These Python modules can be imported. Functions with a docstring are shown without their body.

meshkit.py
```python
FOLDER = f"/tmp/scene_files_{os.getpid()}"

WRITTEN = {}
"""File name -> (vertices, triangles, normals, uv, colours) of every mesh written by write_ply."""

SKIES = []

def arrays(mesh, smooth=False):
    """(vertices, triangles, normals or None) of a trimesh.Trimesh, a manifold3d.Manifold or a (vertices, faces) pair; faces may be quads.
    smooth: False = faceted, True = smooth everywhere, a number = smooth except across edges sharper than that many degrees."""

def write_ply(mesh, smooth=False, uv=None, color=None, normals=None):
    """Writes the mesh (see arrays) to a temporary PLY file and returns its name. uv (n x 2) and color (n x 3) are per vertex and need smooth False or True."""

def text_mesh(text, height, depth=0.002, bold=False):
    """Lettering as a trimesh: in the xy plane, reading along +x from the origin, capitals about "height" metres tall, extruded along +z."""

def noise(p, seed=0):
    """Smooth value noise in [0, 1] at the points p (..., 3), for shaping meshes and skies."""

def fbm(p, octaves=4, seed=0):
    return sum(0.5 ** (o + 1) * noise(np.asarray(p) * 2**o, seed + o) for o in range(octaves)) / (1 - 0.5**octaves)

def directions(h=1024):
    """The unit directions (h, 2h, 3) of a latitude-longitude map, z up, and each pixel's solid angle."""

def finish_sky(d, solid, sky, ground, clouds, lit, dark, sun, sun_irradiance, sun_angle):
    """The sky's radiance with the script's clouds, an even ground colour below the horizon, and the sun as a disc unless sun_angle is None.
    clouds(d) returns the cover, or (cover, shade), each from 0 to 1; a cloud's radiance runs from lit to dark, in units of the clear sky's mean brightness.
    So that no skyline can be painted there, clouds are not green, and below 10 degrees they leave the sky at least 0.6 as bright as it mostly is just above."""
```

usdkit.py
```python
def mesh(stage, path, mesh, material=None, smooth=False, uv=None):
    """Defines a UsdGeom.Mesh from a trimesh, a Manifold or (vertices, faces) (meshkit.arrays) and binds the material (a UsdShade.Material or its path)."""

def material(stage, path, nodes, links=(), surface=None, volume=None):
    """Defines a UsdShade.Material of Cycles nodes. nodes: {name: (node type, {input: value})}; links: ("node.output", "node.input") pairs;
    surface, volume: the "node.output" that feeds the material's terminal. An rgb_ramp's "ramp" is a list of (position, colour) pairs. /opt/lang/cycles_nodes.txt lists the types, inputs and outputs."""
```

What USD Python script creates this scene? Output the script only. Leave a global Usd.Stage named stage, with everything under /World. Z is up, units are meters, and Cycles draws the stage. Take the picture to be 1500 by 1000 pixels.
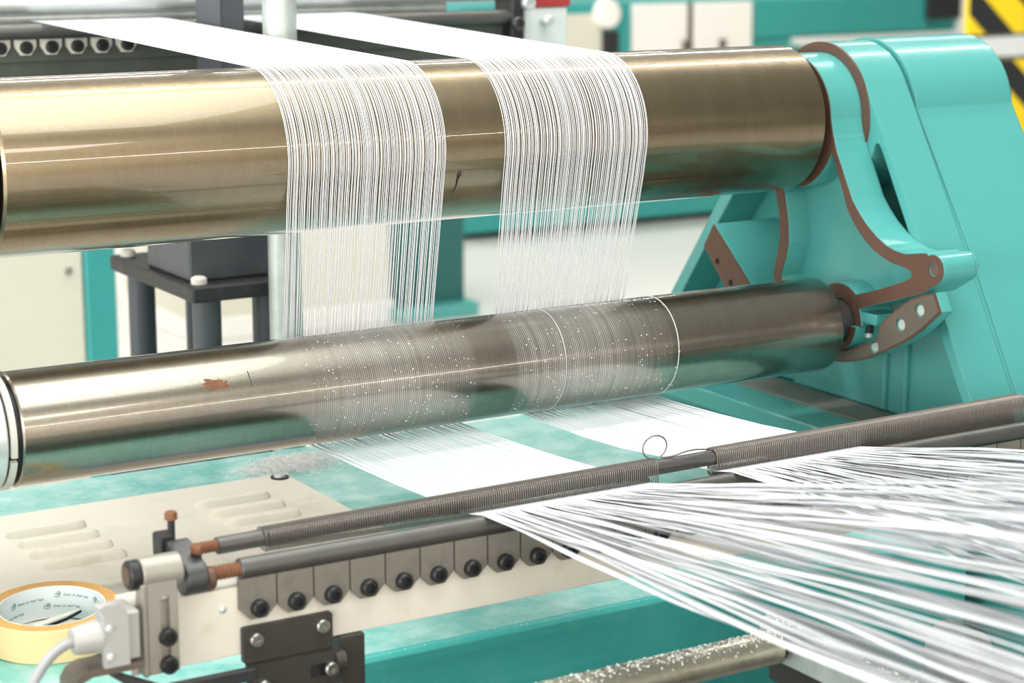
import math, random
import numpy as np, trimesh, manifold3d as m3, meshkit, usdkit
from shapely.geometry import Polygon, Point, LineString, box as sbox
from shapely.ops import unary_union
from pxr import Usd, UsdGeom, UsdLux, UsdShade, Gf, Sdf, Vt

stage = Usd.Stage.CreateInMemory()
UsdGeom.SetStageUpAxis(stage, 'Z'); UsdGeom.SetStageMetersPerUnit(stage, 1.0)
world = UsdGeom.Xform.Define(stage, '/World'); stage.SetDefaultPrim(world.GetPrim())
UsdGeom.Scope.Define(stage, '/World/Looks')
PI = math.pi

# ------------------------------------------------------------------ camera
cam = UsdGeom.Camera.Define(stage, '/World/camera')
pitch, yaw = math.atan2(630, 3000), math.radians(58.74)
H = np.array([math.cos(yaw), math.sin(yaw), 0]); R = np.array([math.sin(yaw), -math.cos(yaw), 0]); Zv = np.array([0, 0, 1.0])
F = H * math.cos(pitch) - Zv * math.sin(pitch); U = H * math.sin(pitch) + Zv * math.cos(pitch)
EYE = np.array([0, 0, 1.35])
cam.AddTransformOp().Set(Gf.Matrix4d(*R, 0, *U, 0, *(-F), 0, *EYE, 1))
cam.CreateFocalLengthAttr(72.0); cam.CreateHorizontalApertureAttr(36.0); cam.CreateVerticalApertureAttr(24.0)
cam.CreateClippingRangeAttr(Gf.Vec2f(0.05, 100))
cam.CreateFStopAttr(5.2); cam.CreateFocusDistanceAttr(2.42)
cam.CreateExposureAttr(-1.15)

# ------------------------------------------------------------------ light
LIGHT = dict(tube=110.0, far=60.0, roof=10.0, window=9.0)  # strengths; roof and window feed unseen overhead and wall panels
def rect(name, c, w, h, rx, rz, power, color=(1, 1, 1)):
    l = UsdLux.RectLight.Define(stage, '/World/' + name)
    l.CreateWidthAttr(w); l.CreateHeightAttr(h); l.CreateIntensityAttr(power); l.CreateColorAttr(Gf.Vec3f(*color))
    l.AddTranslateOp().Set(Gf.Vec3d(*c)); l.AddRotateZOp().Set(rz); l.AddRotateXOp().Set(rx)
# rows of ceiling fluorescent strips running along the rollers
for k, y in enumerate((3.6, 8.0, 12.4)):
    rect('strip_light_%03d' % k, (0.3, y, 4.9), 18.0, 0.14, 0, 0, LIGHT['tube'], (1.0, 0.985, 0.95))
rect('strip_light_003', (0.3, -10.6, 3.7), 18.0, 0.16, -50, 180, LIGHT['far'], (1.0, 0.985, 0.95))  # unseen row behind the camera, placed for the thin line on the rollers
rect('unseen_roof_light_001', (0.6, -5.4, 4.95), 6.4, 1.5, 0, 0, LIGHT['roof'] * 2.2, (1.0, 0.96, 0.88))  # unseen overhead panel, placed to brighten the left half of the rollers
rect('unseen_wall_light_001', (-8.9, -2.0, 2.4), 12.0, 2.4, -90, 90, LIGHT['window'] * 2.6, (1.0, 0.99, 0.97))  # unseen panel at the left wall, placed to light the left-facing sides
# unseen panels: overhead for the rollers' pale band, behind the camera for front faces
rect('unseen_roof_light', (0.9, 0.9, 4.95), 3.8, 4.2, 0, 0, LIGHT['roof'], (0.95, 1.0, 0.96))
rect('unseen_wall_light', (-2.0, -11.9, 2.3), 13.0, 2.6, -90, 180, LIGHT['window'], (1.0, 0.97, 0.92))

# ------------------------------------------------------------------ materials
LK = {}
def M(name, nodes, links, surface='p.BSDF'):
    LK[name] = usdkit.material(stage, '/World/Looks/' + name, nodes, links, surface=surface); return LK[name]
def pm(name, c, rough=0.5, metal=0.0, var=0.12, vs=6.0, bump=0.0, bs=60.0, coat=0.0, bevel=0.0, rvar=0.0, dust=0.0, dustc=(0.75, 0.74, 0.70), ds=18.0, spec=0.5, stretch=(1, 1, 1), dlo=0.52, dhi=0.72):
    c = np.array(c, float)
    n = {'g': ('geometry', {}), 'mp': ('mapping', {'scale': stretch}), 'n': ('noise_texture', {'scale': vs, 'detail': 5.0, 'roughness': 0.6}),
         'mc': ('mix_color', {'a': tuple(c * (1 - var)), 'b': tuple(np.minimum(c * (1 + var), 0.95)), 'fac': 0.5}),
         'p': ('principled_bsdf', {'roughness': rough, 'metallic': metal, 'coat_weight': coat, 'coat_roughness': 0.06, 'specular_ior_level': spec})}
    l = [('g.position', 'mp.vector'), ('mp.vector', 'n.vector'), ('n.fac', 'mc.fac')]
    out = 'mc.result'
    if dust:
        n['dn'] = ('noise_texture', {'scale': ds, 'detail': 8.0, 'roughness': 0.7})
        n['dr'] = ('map_range', {'from_min': dlo, 'from_max': dhi, 'to_min': 0.0, 'to_max': dust, 'clamp': True})
        n['dm'] = ('mix_color', {'b': dustc})
        l += [('g.position', 'dn.vector'), ('dn.fac', 'dr.value'), ('dr.result', 'dm.fac'), (out, 'dm.a')]
        out = 'dm.result'
    l.append((out, 'p.base_color'))
    if rvar:
        n['rr'] = ('map_range', {'from_min': 0.3, 'from_max': 0.7, 'to_min': rough - rvar, 'to_max': rough + rvar, 'clamp': True})
        l += [('n.fac', 'rr.value'), ('rr.result', 'p.roughness')]
    nrm = None
    if bevel:
        n['bv'] = ('bevel', {'samples': 4, 'radius': bevel}); nrm = 'bv.bevel'
    if bump:
        n['bn'] = ('noise_texture', {'scale': bs, 'detail': 4.0}); n['bp'] = ('bump', {'strength': bump, 'distance': 0.002})
        l += [('mp.vector', 'bn.vector'), ('bn.fac', 'bp.height')]
        if nrm: l.append((nrm, 'bp.normal'))
        nrm = 'bp.normal'
    if nrm: l.append((nrm, 'p.normal'))
    return M(name, n, l)

TEAL = (0.078, 0.335, 0.318)
pm('teal_paint', TEAL, 0.28, var=0.06, vs=5, bump=0.06, bs=40, coat=0.25, bevel=0.004)
pm('teal_base', (0.06, 0.43, 0.40), 0.38, var=0.10, vs=7, dust=0.18, dustc=(0.45, 0.66, 0.60), ds=24, dlo=0.50, dhi=0.85, bump=0.05, bs=90, bevel=0.004)
pm('teal_far', (0.035, 0.30, 0.285), 0.45, var=0.06)
pm('teal_dark', (0.014, 0.105, 0.10), 0.5, var=0.06)
pm('teal_dusty_lit', (0.16, 0.47, 0.43), 0.34, var=0.10, vs=9, dust=0.6, dustc=(0.62, 0.76, 0.72), ds=22, dlo=0.38, dhi=0.68, bump=0.05, bs=90)  # dusty, and lightened to stand in for overhead light on the table top
pm('machined_brown', (0.125, 0.066, 0.046), 0.45, metal=0.25, var=0.22, vs=22, bump=0.05, bs=200, rvar=0.08)
pm('cast_grey', (0.15, 0.122, 0.098), 0.42, metal=0.35, var=0.2, vs=25, bump=0.05, bs=150)
pm('dark_steel', (0.085, 0.085, 0.088), 0.38, metal=0.6, var=0.25, vs=30)
pm('rod_steel', (0.13, 0.127, 0.12), 0.42, metal=0.7, var=0.15, vs=40, rvar=0.06)
pm('comb_steel', (0.13, 0.125, 0.12), 0.45, metal=0.7, var=0.2, vs=60)
pm('wire_steel', (0.20, 0.18, 0.16), 0.40, metal=0.8, var=0.25, vs=90)
pm('bolt_black', (0.022, 0.022, 0.024), 0.42, metal=0.3, var=0.3, vs=80)
pm('bolt_zinc', (0.34, 0.33, 0.31), 0.35, metal=0.9, var=0.2, vs=90)
pm('bracket_grey', (0.22, 0.205, 0.175), 0.5, metal=0.35, var=0.25, vs=40, dust=0.5, dustc=(0.10, 0.09, 0.075), ds=45)
pm('hinge_dark', (0.052, 0.047, 0.040), 0.5, metal=0.3, var=0.3, vs=30)
pm('rust', (0.20, 0.085, 0.04), 0.7, metal=0.2, var=0.5, vs=120)
pm('cream_paint', (0.70, 0.66, 0.58), 0.38, var=0.06, vs=9, dust=0.45, dustc=(0.42, 0.36, 0.27), ds=22, dlo=0.56, dhi=0.8, bevel=0.0015)
pm('cream_panel', (0.74, 0.68, 0.59), 0.42, var=0.05, vs=7, dust=0.6, dustc=(0.42, 0.35, 0.26), ds=11, dlo=0.55, dhi=0.82, bevel=0.002)
pm('alloy_grey', (0.44, 0.43, 0.415), 0.42, metal=0.15, var=0.07, vs=30, bevel=0.0015)
pm('bracket_alloy', (0.36, 0.335, 0.295), 0.42, metal=0.4, var=0.12, vs=30, bevel=0.0012)
pm('galvanised', (0.52, 0.56, 0.54), 0.40, metal=0.45, var=0.3, vs=28, rvar=0.08)
pm('charcoal', (0.075, 0.082, 0.095), 0.42, var=0.1, vs=12, bevel=0.002)
pm('black_plate', (0.028, 0.028, 0.030), 0.5, var=0.3, vs=25, dust=0.35, dustc=(0.13, 0.125, 0.10), ds=30)
pm('deck_green', (0.075, 0.082, 0.070), 0.55, var=0.35, vs=18)
pm('cabinet_beige', (0.64, 0.62, 0.52), 0.5, var=0.03)
pm('cabinet_white', (0.82, 0.80, 0.76), 0.5, var=0.03)
pm('light_grey', (0.66, 0.70, 0.70), 0.4, var=0.05)
pm('tube_olive', (0.44, 0.42, 0.33), 0.30, metal=0.7, var=0.2, vs=25, rvar=0.08)
pm('steel_strip', (0.25, 0.235, 0.21), 0.55, metal=0.3, var=0.25, vs=14, dust=0.4, dustc=(0.36, 0.33, 0.29), ds=26)
pm('red_paint', (0.38, 0.035, 0.035), 0.4, var=0.1)
pm('yellow_paint', (0.86, 0.62, 0.015), 0.4, var=0.05)
pm('black_paint', (0.018, 0.019, 0.022), 0.45, var=0.2)
pm('blue_hose', (0.02, 0.17, 0.68), 0.3, var=0.08)
pm('cable_grey', (0.34, 0.34, 0.36), 0.35, var=0.05)
pm('kraft', (0.42, 0.345, 0.25), 0.8, var=0.1, vs=120)
pm('tape_side', (0.66, 0.36, 0.11), 0.7, var=0.1, vs=60)
pm('tape_face', (0.84, 0.64, 0.33), 0.6, var=0.05, vs=30)
pm('paper_white', (0.84, 0.87, 0.88), 0.6, var=0.02)
pm('ink', (0.22, 0.36, 0.35), 0.6, var=0.1)
pm('fluff_white', (0.88, 0.88, 0.86), 0.8, var=0.04)
pm('lint_cream', (0.80, 0.76, 0.70), 0.9, var=0.1, vs=70)
pm('concrete', (0.66, 0.635, 0.60), 0.35, var=0.06, vs=1.5)
pm('wall_paint', (0.75, 0.76, 0.74), 0.7, var=0.03)
pm('wall_dark', (0.10, 0.11, 0.10), 0.7, var=0.05)
pm('wall_warm', (0.62, 0.53, 0.40), 0.7, var=0.05)
pm('ceiling_paint', (0.32, 0.33, 0.33), 0.8, var=0.02)
pm('end_cap', (0.66, 0.70, 0.70), 0.35, metal=0.5, var=0.1, vs=40)
pm('ring_cream', (0.62, 0.60, 0.54), 0.45, metal=0.2, var=0.15, vs=60)
# yarn: glossy white plastic tape, a little translucent
M('yarn_white', {'p': ('principled_bsdf', {'base_color': (0.74, 0.745, 0.775), 'roughness': 0.30, 'specular_ior_level': 0.5}),
                 't': ('translucent_bsdf', {'color': (0.9, 0.9, 0.92)}), 'm': ('mix_closure', {'fac': 0.2})},
  [('p.BSDF', 'm.closure1'), ('t.BSDF', 'm.closure2')], 'm.closure')

def roller_mat(name, c, rough, lines=None, stain=None):
    c = np.array(c)
    n = {'g': ('geometry', {}), 'mp': ('mapping', {'scale': (26, 8, 8)}), 'n': ('noise_texture', {'scale': 1.0, 'detail': 5.0, 'roughness': 0.65}),
         'gr': ('noise_texture', {'scale': 420.0, 'detail': 2.0}), 'big': ('noise_texture', {'scale': 7.0, 'detail': 3.0}),
         'mc': ('mix_color', {'a': tuple(c * 0.92), 'b': tuple(c * 1.08)}), 'sp': ('mix_color', {'b': tuple(c * 0.82), 'fac': 0.0}),
         'gm': ('map_range', {'from_min': 0.45, 'from_max': 0.75, 'to_min': 0.0, 'to_max': 0.75, 'clamp': True}),
         'rr': ('map_range', {'from_min': 0.3, 'from_max': 0.7, 'to_min': rough - 0.008, 'to_max': rough + 0.012, 'clamp': True}),
         'bp': ('bump', {'strength': 0.02, 'distance': 0.001}),
         'p': ('principled_bsdf', {'metallic': 1.0, 'coat_weight': 1.0, 'coat_roughness': 0.03})}
    l = [('g.position', 'mp.vector'), ('mp.vector', 'n.vector'), ('g.position', 'gr.vector'), ('g.position', 'big.vector'), ('n.fac', 'mc.fac'), ('mc.result', 'sp.a'),
         ('gr.fac', 'gm.value'), ('gm.result', 'sp.fac'), ('n.fac', 'rr.value'), ('rr.result', 'p.roughness'), ('gr.fac', 'bp.height'), ('bp.normal', 'p.normal')]
    out = 'sp.result'
    if lines:                      # fine pale rings left where the yarns run, inside the given ranges along the roller
        lo, hi, stops = lines
        n['x'] = ('separate_xyz', {}); n['xn'] = ('map_range', {'from_min': lo, 'from_max': hi, 'to_min': 0, 'to_max': 1, 'clamp': True})
        n['xr'] = ('rgb_ramp', {'ramp': [((s - lo) / (hi - lo), (v, v, v)) for s, v in stops]})
        n['ws'] = ('math', {'math_type': 'multiply', 'value2': 2400.0}); n['w'] = ('math', {'math_type': 'sine'}); n['wn'] = ('noise_texture', {'dimensions': '1D', 'scale': 130.0, 'detail': 2.0}); n['wa'] = ('math', {'math_type': 'multiply'})
        n['wm'] = ('map_range', {'from_min': 0.1, 'from_max': 0.5, 'to_min': 0.10, 'to_max': 0.95, 'clamp': True})
        n['bm'] = ('map_range', {'from_min': 0.3, 'from_max': 0.62, 'to_min': 0.35, 'to_max': 1.0, 'clamp': True})
        n['m1'] = ('math', {'math_type': 'multiply'}); n['m2'] = ('math', {'math_type': 'multiply'})
        n['lc'] = ('mix_color', {'b': (0.66, 0.66, 0.64)}); n['mt'] = ('map_range', {'from_min': 0, 'from_max': 1, 'to_min': 1.0, 'to_max': 0.1})
        l += [('g.position', 'x.vector'), ('x.x', 'xn.value'), ('xn.result', 'xr.fac'), ('x.x', 'ws.value1'), ('ws.value', 'w.value1'), ('x.x', 'wn.w'), ('w.value', 'wa.value1'), ('wn.fac', 'wa.value2'), ('wa.value', 'wm.value'), ('big.fac', 'bm.value'),
              ('wm.result', 'm1.value1'), ('xr.color', 'm1.value2'), ('m1.value', 'm2.value1'), ('bm.result', 'm2.value2'),
              ('m2.value', 'lc.fac'), (out, 'lc.a'), ('m2.value', 'mt.value'), ('mt.result', 'p.metallic')]
        out = 'lc.result'
    l.append((out, 'p.base_color'))
    M(name, n, l)
roller_mat('roller_bronze', (0.285, 0.225, 0.14), 0.30)
roller_mat('roller_chrome', (0.33, 0.295, 0.245), 0.27,
           lines=(0.6, 1.8, [(0.6, 0), (0.93, 0), (1.02, 0.55), (1.06, 0.8), (1.17, 0.75), (1.195, 0.45), (1.2, 0.0), (1.255, 0.0), (1.26, 0.6), (1.29, 0.85), (1.40, 0.8), (1.485, 0.35), (1.49, 0), (1.8, 0)]))

# ------------------------------------------------------------------ helpers
used = {}
def numbered(path):
    k = used.get(path, 0); used[path] = k + 1
    return path if k == 0 else '%s_%03d' % (path, k)
LOC = {}
def thing(name, label, cat, loc=(0, 0, 0), group=None):
    path = numbered('/World/' + name); x = UsdGeom.Xform.Define(stage, path)
    x.AddTranslateOp().Set(Gf.Vec3d(*map(float, loc))); LOC[path] = np.array(loc, float)
    p = x.GetPrim(); tag(p, label, cat, group); return p
def tag(p, label=None, cat=None, group=None, kind=None):
    for k, v in (('label', label), ('category', cat), ('group', group), ('kind', kind)):
        if v: p.SetCustomDataByKey(k, v)
    return p
def obj(name, mesh, mat, parent=None, smooth=35, label=None, kind=None):
    base = str(parent.GetPath()) if parent else '/World'
    path = numbered(base + '/' + name); off = LOC.get(base)
    v, f, n = meshkit.arrays(mesh, False)
    if off is not None and np.any(off): v = v - off
    LOC[path] = off if off is not None else np.zeros(3)
    m = usdkit.mesh(stage, path, trimesh.Trimesh(v, f, process=smooth is not False), LK[mat], smooth)
    tag(m.GetPrim(), label, kind=kind)
    return m.GetPrim()
def dup(root, loc, label):
    was = root.GetCustomData(); r = thing(root.GetName(), label, was['category'], loc, was.get('group'))
    r.GetReferences().AddInternalReference(root.GetPath()); r.SetInstanceable(True)
    return r
cat = trimesh.util.concatenate
def box(x0, x1, y0, y1, z0, z1, c=0.0):
    if c <= 0:
        b = trimesh.creation.box([x1 - x0, y1 - y0, z1 - z0]); b.apply_translation([(x0 + x1) / 2, (y0 + y1) / 2, (z0 + z1) / 2]); return b
    pts = []
    for i, X in enumerate((x0, x1)):
        for j, Y in enumerate((y0, y1)):
            for k, Z in enumerate((z0, z1)):
                s = np.array([1 - 2 * i, 1 - 2 * j, 1 - 2 * k]) * c; p = np.array([X, Y, Z])
                pts += [p + s * [1, 1, 0], p + s * [1, 0, 1], p + s * [0, 1, 1]]
    return trimesh.convex.convex_hull(np.array(pts))
def frame_of(d):
    d = np.asarray(d, float); d = d / np.linalg.norm(d)
    a = np.array([0, 0, 1.0]) if abs(d[2]) < 0.9 else np.array([1.0, 0, 0])
    u = np.cross(a, d); u /= np.linalg.norm(u); return u, np.cross(d, u), d
def lathe(p0, d, prof, n=48):
    """surface of revolution: prof [(s, r)] along direction d from p0, closed at both ends"""
    u, v, d = frame_of(d); a = np.linspace(0, 2 * PI, n, endpoint=False); V = []
    for s, r in prof:
        V.append(np.asarray(p0) + d * s + np.outer(np.cos(a), u) * r + np.outer(np.sin(a), v) * r)
    k = len(prof); V = np.vstack(V + [[np.asarray(p0) + d * prof[0][0]], [np.asarray(p0) + d * prof[-1][0]]]); Fc = []
    for i in range(k - 1):
        for j in range(n):
            q = (j + 1) % n; A, B, Cc, D = i * n + j, i * n + q, (i + 1) * n + q, (i + 1) * n + j
            Fc += [[A, B, Cc], [A, Cc, D]]
    for j in range(n):
        q = (j + 1) % n; Fc += [[k * n, q, j], [k * n + 1, (k - 1) * n + j, (k - 1) * n + q]]
    return trimesh.Trimesh(V, Fc, process=False)
def cyl(p0, p1, r, n=32, c=0.0, r1=None):
    L = np.linalg.norm(np.subtract(p1, p0)); r1 = r if r1 is None else r1
    prof = [(0, r), (L, r1)] if c <= 0 else [(0, r - c), (c, r), (L - c, r1), (L, r1 - c)]
    return lathe(p0, np.subtract(p1, p0), prof, n)
def ringtube(p0, d, s0, s1, ri, ro, n=64, c=0.0006):
    u, v, d = frame_of(d); a = np.linspace(0, 2 * PI, n, endpoint=False)
    prof = [(s0, ri), (s0, ro - c), (s0 + c, ro), (s1 - c, ro), (s1, ro - c), (s1, ri)]
    V = np.vstack([np.asarray(p0) + d * s + np.outer(np.cos(a), u) * r + np.outer(np.sin(a), v) * r for s, r in prof]); Fc = []; k = len(prof)
    for i in range(k):
        for j in range(n):
            q = (j + 1) % n; i2 = (i + 1) % k
            Fc += [[i * n + j, i * n + q, i2 * n + q], [i * n + j, i2 * n + q, i2 * n + j]]
    return trimesh.Trimesh(V, Fc, process=False)
def tube(path, r, n=8):
    P = np.asarray(path, float); T = np.gradient(P, axis=0); T /= np.linalg.norm(T, axis=1)[:, None]
    a = np.linspace(0, 2 * PI, n, endpoint=False); V = []; u = frame_of(T[0])[0]
    rr = np.broadcast_to(r, len(P))
    for p, t, q in zip(P, T, rr):
        u = u - t * (u @ t); u /= np.linalg.norm(u); w = np.cross(t, u); V.append(p + q * (np.outer(np.cos(a), u) + np.outer(np.sin(a), w)))
    k = len(P); V = np.vstack(V + [[P[0]], [P[-1]]]); Fc = []
    i, j = np.meshgrid(np.arange(k - 1), np.arange(n), indexing='ij'); i, j = i.ravel(), j.ravel(); q = (j + 1) % n
    Fc = np.vstack([np.stack([i * n + j, i * n + q, (i + 1) * n + q], 1), np.stack([i * n + j, (i + 1) * n + q, (i + 1) * n + j], 1)])
    j = np.arange(n); q = (j + 1) % n
    Fc = np.vstack([Fc, np.stack([0 * j + k * n, q, j], 1), np.stack([0 * j + k * n + 1, (k - 1) * n + j, (k - 1) * n + q], 1)])
    return trimesh.Trimesh(V, Fc, process=False)
def prism(poly, x0, x1):
    """polygon in (Y, Z) extruded along X"""
    out = []
    for g in getattr(poly, 'geoms', [poly]):
        if g.area < 1e-9: continue
        e = trimesh.creation.extrude_polygon(g, x1 - x0, engine='earcut'); v = e.vertices
        out.append(trimesh.Trimesh(np.stack([v[:, 2] + x0, v[:, 0], v[:, 1]], 1), e.faces, process=False))
    return cat(out)
def prismY(poly, y0, y1):
    """polygon in (X, Z) extruded along Y"""
    e = trimesh.creation.extrude_polygon(poly, y1 - y0, engine='earcut'); v = e.vertices
    return trimesh.Trimesh(np.stack([v[:, 0], v[:, 2] + y0, v[:, 1]], 1), e.faces[:, ::-1], process=False)
def prismZ(poly, z0, z1):
    e = trimesh.creation.extrude_polygon(poly, z1 - z0, engine='earcut'); e.apply_translation([0, 0, z0]); return e
def rc4(a0, a1, b0, b1): return sbox(a0, b0, a1, b1)
def disc(y, z, r): return Point(y, z).buffer(r, 48)
def hexbolt(p, d, r, h, n=20, socket=True):
    """bolt head standing on p, pointing along d, with a hexagon socket"""
    d = np.asarray(d, float)
    prof = [(0, r), (h * 0.75, r), (h, r * 0.82)]
    if socket: prof += [(h, r * 0.5), (h * 0.5, r * 0.46), (h * 0.5, 0.0001)]
    return lathe(p, d, prof, n)
def smoothline(pts, n=60):
    from scipy.interpolate import CubicSpline
    P = np.asarray(pts, float); s = np.r_[0, np.cumsum(np.linalg.norm(np.diff(P, axis=0), axis=1))]
    return CubicSpline(s, P)(np.linspace(0, s[-1], n))

# ------------------------------------------------------------------ setting
def struct(name, mesh, mat): tag(obj(name, mesh, mat, smooth=False), kind='structure')
struct('floor', box(-9, 9.5, -12, 16, -0.1, 0.0), 'concrete')
struct('ceiling', box(-9, 9.5, -12, 16, 5.0, 5.1), 'ceiling_paint')
struct('wall_back', box(-9, 9.5, 16, 16.1, 0, 5), 'wall_paint')
struct('unseen_wall_front', box(-9, 9.5, -12.1, -12, 0, 5), 'wall_warm')  # out of view; warm tone chosen for the gold reflection in the rollers
struct('wall_left', box(-9.1, -9, -12, 16, 0, 5), 'wall_paint')
struct('unseen_wall_right', box(9.5, 9.6, -12, 16, 0, 5), 'wall_dark')  # out of view; set near and dark to darken the rollers' right ends

# axes of the two rollers
AY, AZ, AR = 2.237, 1.070, 0.100
BY, BZ, BR = 2.118, 0.802, 0.0634
X1 = (1, 0, 0)

# ------------------------------------------------------------------ machine base, panel, rail
base = thing('machine_table', 'teal painted machine base table dusted with fibre under the rollers', 'machine base', (0.9, 2.2, 0))
obj('body', box(0.0, 1.785, 1.823, 2.654, 0.30, 0.58, 0.005), 'teal_base', base)
obj('dusty_lit_top', box(0.006, 1.779, 1.835, 2.648, 0.579, 0.5804), 'teal_dusty_lit', base)  # real dust plus paler teal: overhead light put into the top's colour
for x in (0.05, 1.66):
    for y in (1.87, 2.53): obj('leg', box(x, x + 0.09, y, y + 0.07, 0.0, 0.30), 'teal_paint', base)
rail = thing('side_rail', 'teal floor rail beam carrying the roller frame at right', 'rail', (1.95, 2.2, 0))
obj('beam', box(1.822, 2.16, 1.45, 2.95, 0.0, 0.622, 0.004), 'teal_paint', rail)
obj('top_flange', box(1.79, 2.16, 1.44, 2.95, 0.622, 0.65, 0.003), 'teal_paint', rail)
obj('wear_strip', box(1.862, 1.928, 1.5, 2.9, 0.648, 0.6525), 'steel_strip', rail, label='dirty grey steel strip')

pan = thing('louvred_panel', 'cream sheet metal cover panel with pressed louvres on the teal base', 'panel', (0.75, 2.3, 0.58))
obj('sheet', box(0.27, 1.157, 2.085, 2.515, 0.5795, 0.586, 0.0015), 'cream_panel', pan)
def louvre(x0, x1, y, w=0.036, h=0.011):
    """pressed slot hood: long bump with rounded ends, open and steep on the far side, sloping down towards the front"""
    nx, ny = 30, 12; V = []
    for i in range(nx + 1):
        for j in range(ny + 1):
            u, v = i / nx, j / ny
            q = max(0, abs(u - 0.5) * 2 - 0.72) / 0.28; e = math.sqrt(max(0, 1 - q * q))
            V.append((x0 + (x1 - x0) * u, y + w * (e * (v - 0.5)), 0.5855 + h * e * (0.5 - 0.5 * math.cos(2 * PI * min(v, 1) ** 0.62))))
    Fc = []
    for i in range(nx):
        for j in range(ny):
            a = i * (ny + 1) + j; b = a + ny + 1; Fc += [[a, b, b + 1], [a, b + 1, a + 1]]
    return trimesh.Trimesh(V, Fc, process=False)
for gx in (0.474, 0.729, 0.984):
    for k in range(4):
        obj('louvre', louvre(gx, gx + 0.108, 2.424 - 0.048 * k), 'cream_panel', pan, smooth=60)
sc = obj('screw', lathe((1.14, 2.495, 0.586), (0, 0, 1), [(0, 0.0085), (0.003, 0.0082), (0.005, 0.0068), (0.006, 0.003)], 24), 'end_cap', pan, label='round pale screw head with dark washer')
obj('washer', ringtube((1.14, 2.495, 0.586), (0, 0, 1), 0.0, 0.0022, 0.0086, 0.0128, 32), 'bolt_black', sc)

# ------------------------------------------------------------------ rollers
up = thing('draw_roller', 'large bronze coloured steel roller carrying both white yarn sheets', 'roller', (1.2, AY, AZ))
A0 = lambda x: (x, AY, AZ)
obj('shell', lathe(A0(0.664), X1, [(0, 0.05), (0, AR - 0.003), (0.003, AR), (1.126, AR), (1.129, AR - 0.003), (1.129, 0.05)], 160), 'roller_bronze', up)
obj('end_flange', lathe(A0(0.27), X1, [(0, 0.03), (0.002, 0.055), (0.28, 0.055), (0.282, 0.094), (0.388, 0.094), (0.391, 0.09), (0.391, 0.03)], 96), 'machined_brown', up, label='brown end flange')
obj('journal', cyl(A0(1.785), A0(1.815), 0.06, 64), 'bolt_black', up)
# black pen mark on the shell
mk = []
for t in np.linspace(-0.56, -0.28, 14):
    a = t; mk.append((1.2245 + 0.001 * math.sin(t * 22) + 0.017 * (t + 0.42), AY - (AR + 0.0003) * math.cos(a), AZ + (AR + 0.0003) * math.sin(a)))
obj('pen_mark', tube(mk, np.r_[np.linspace(0.0004, 0.0013, 10), 0.002, 0.0024, 0.002, 0.001], 6), 'bolt_black', up, label='short black mark')

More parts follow.
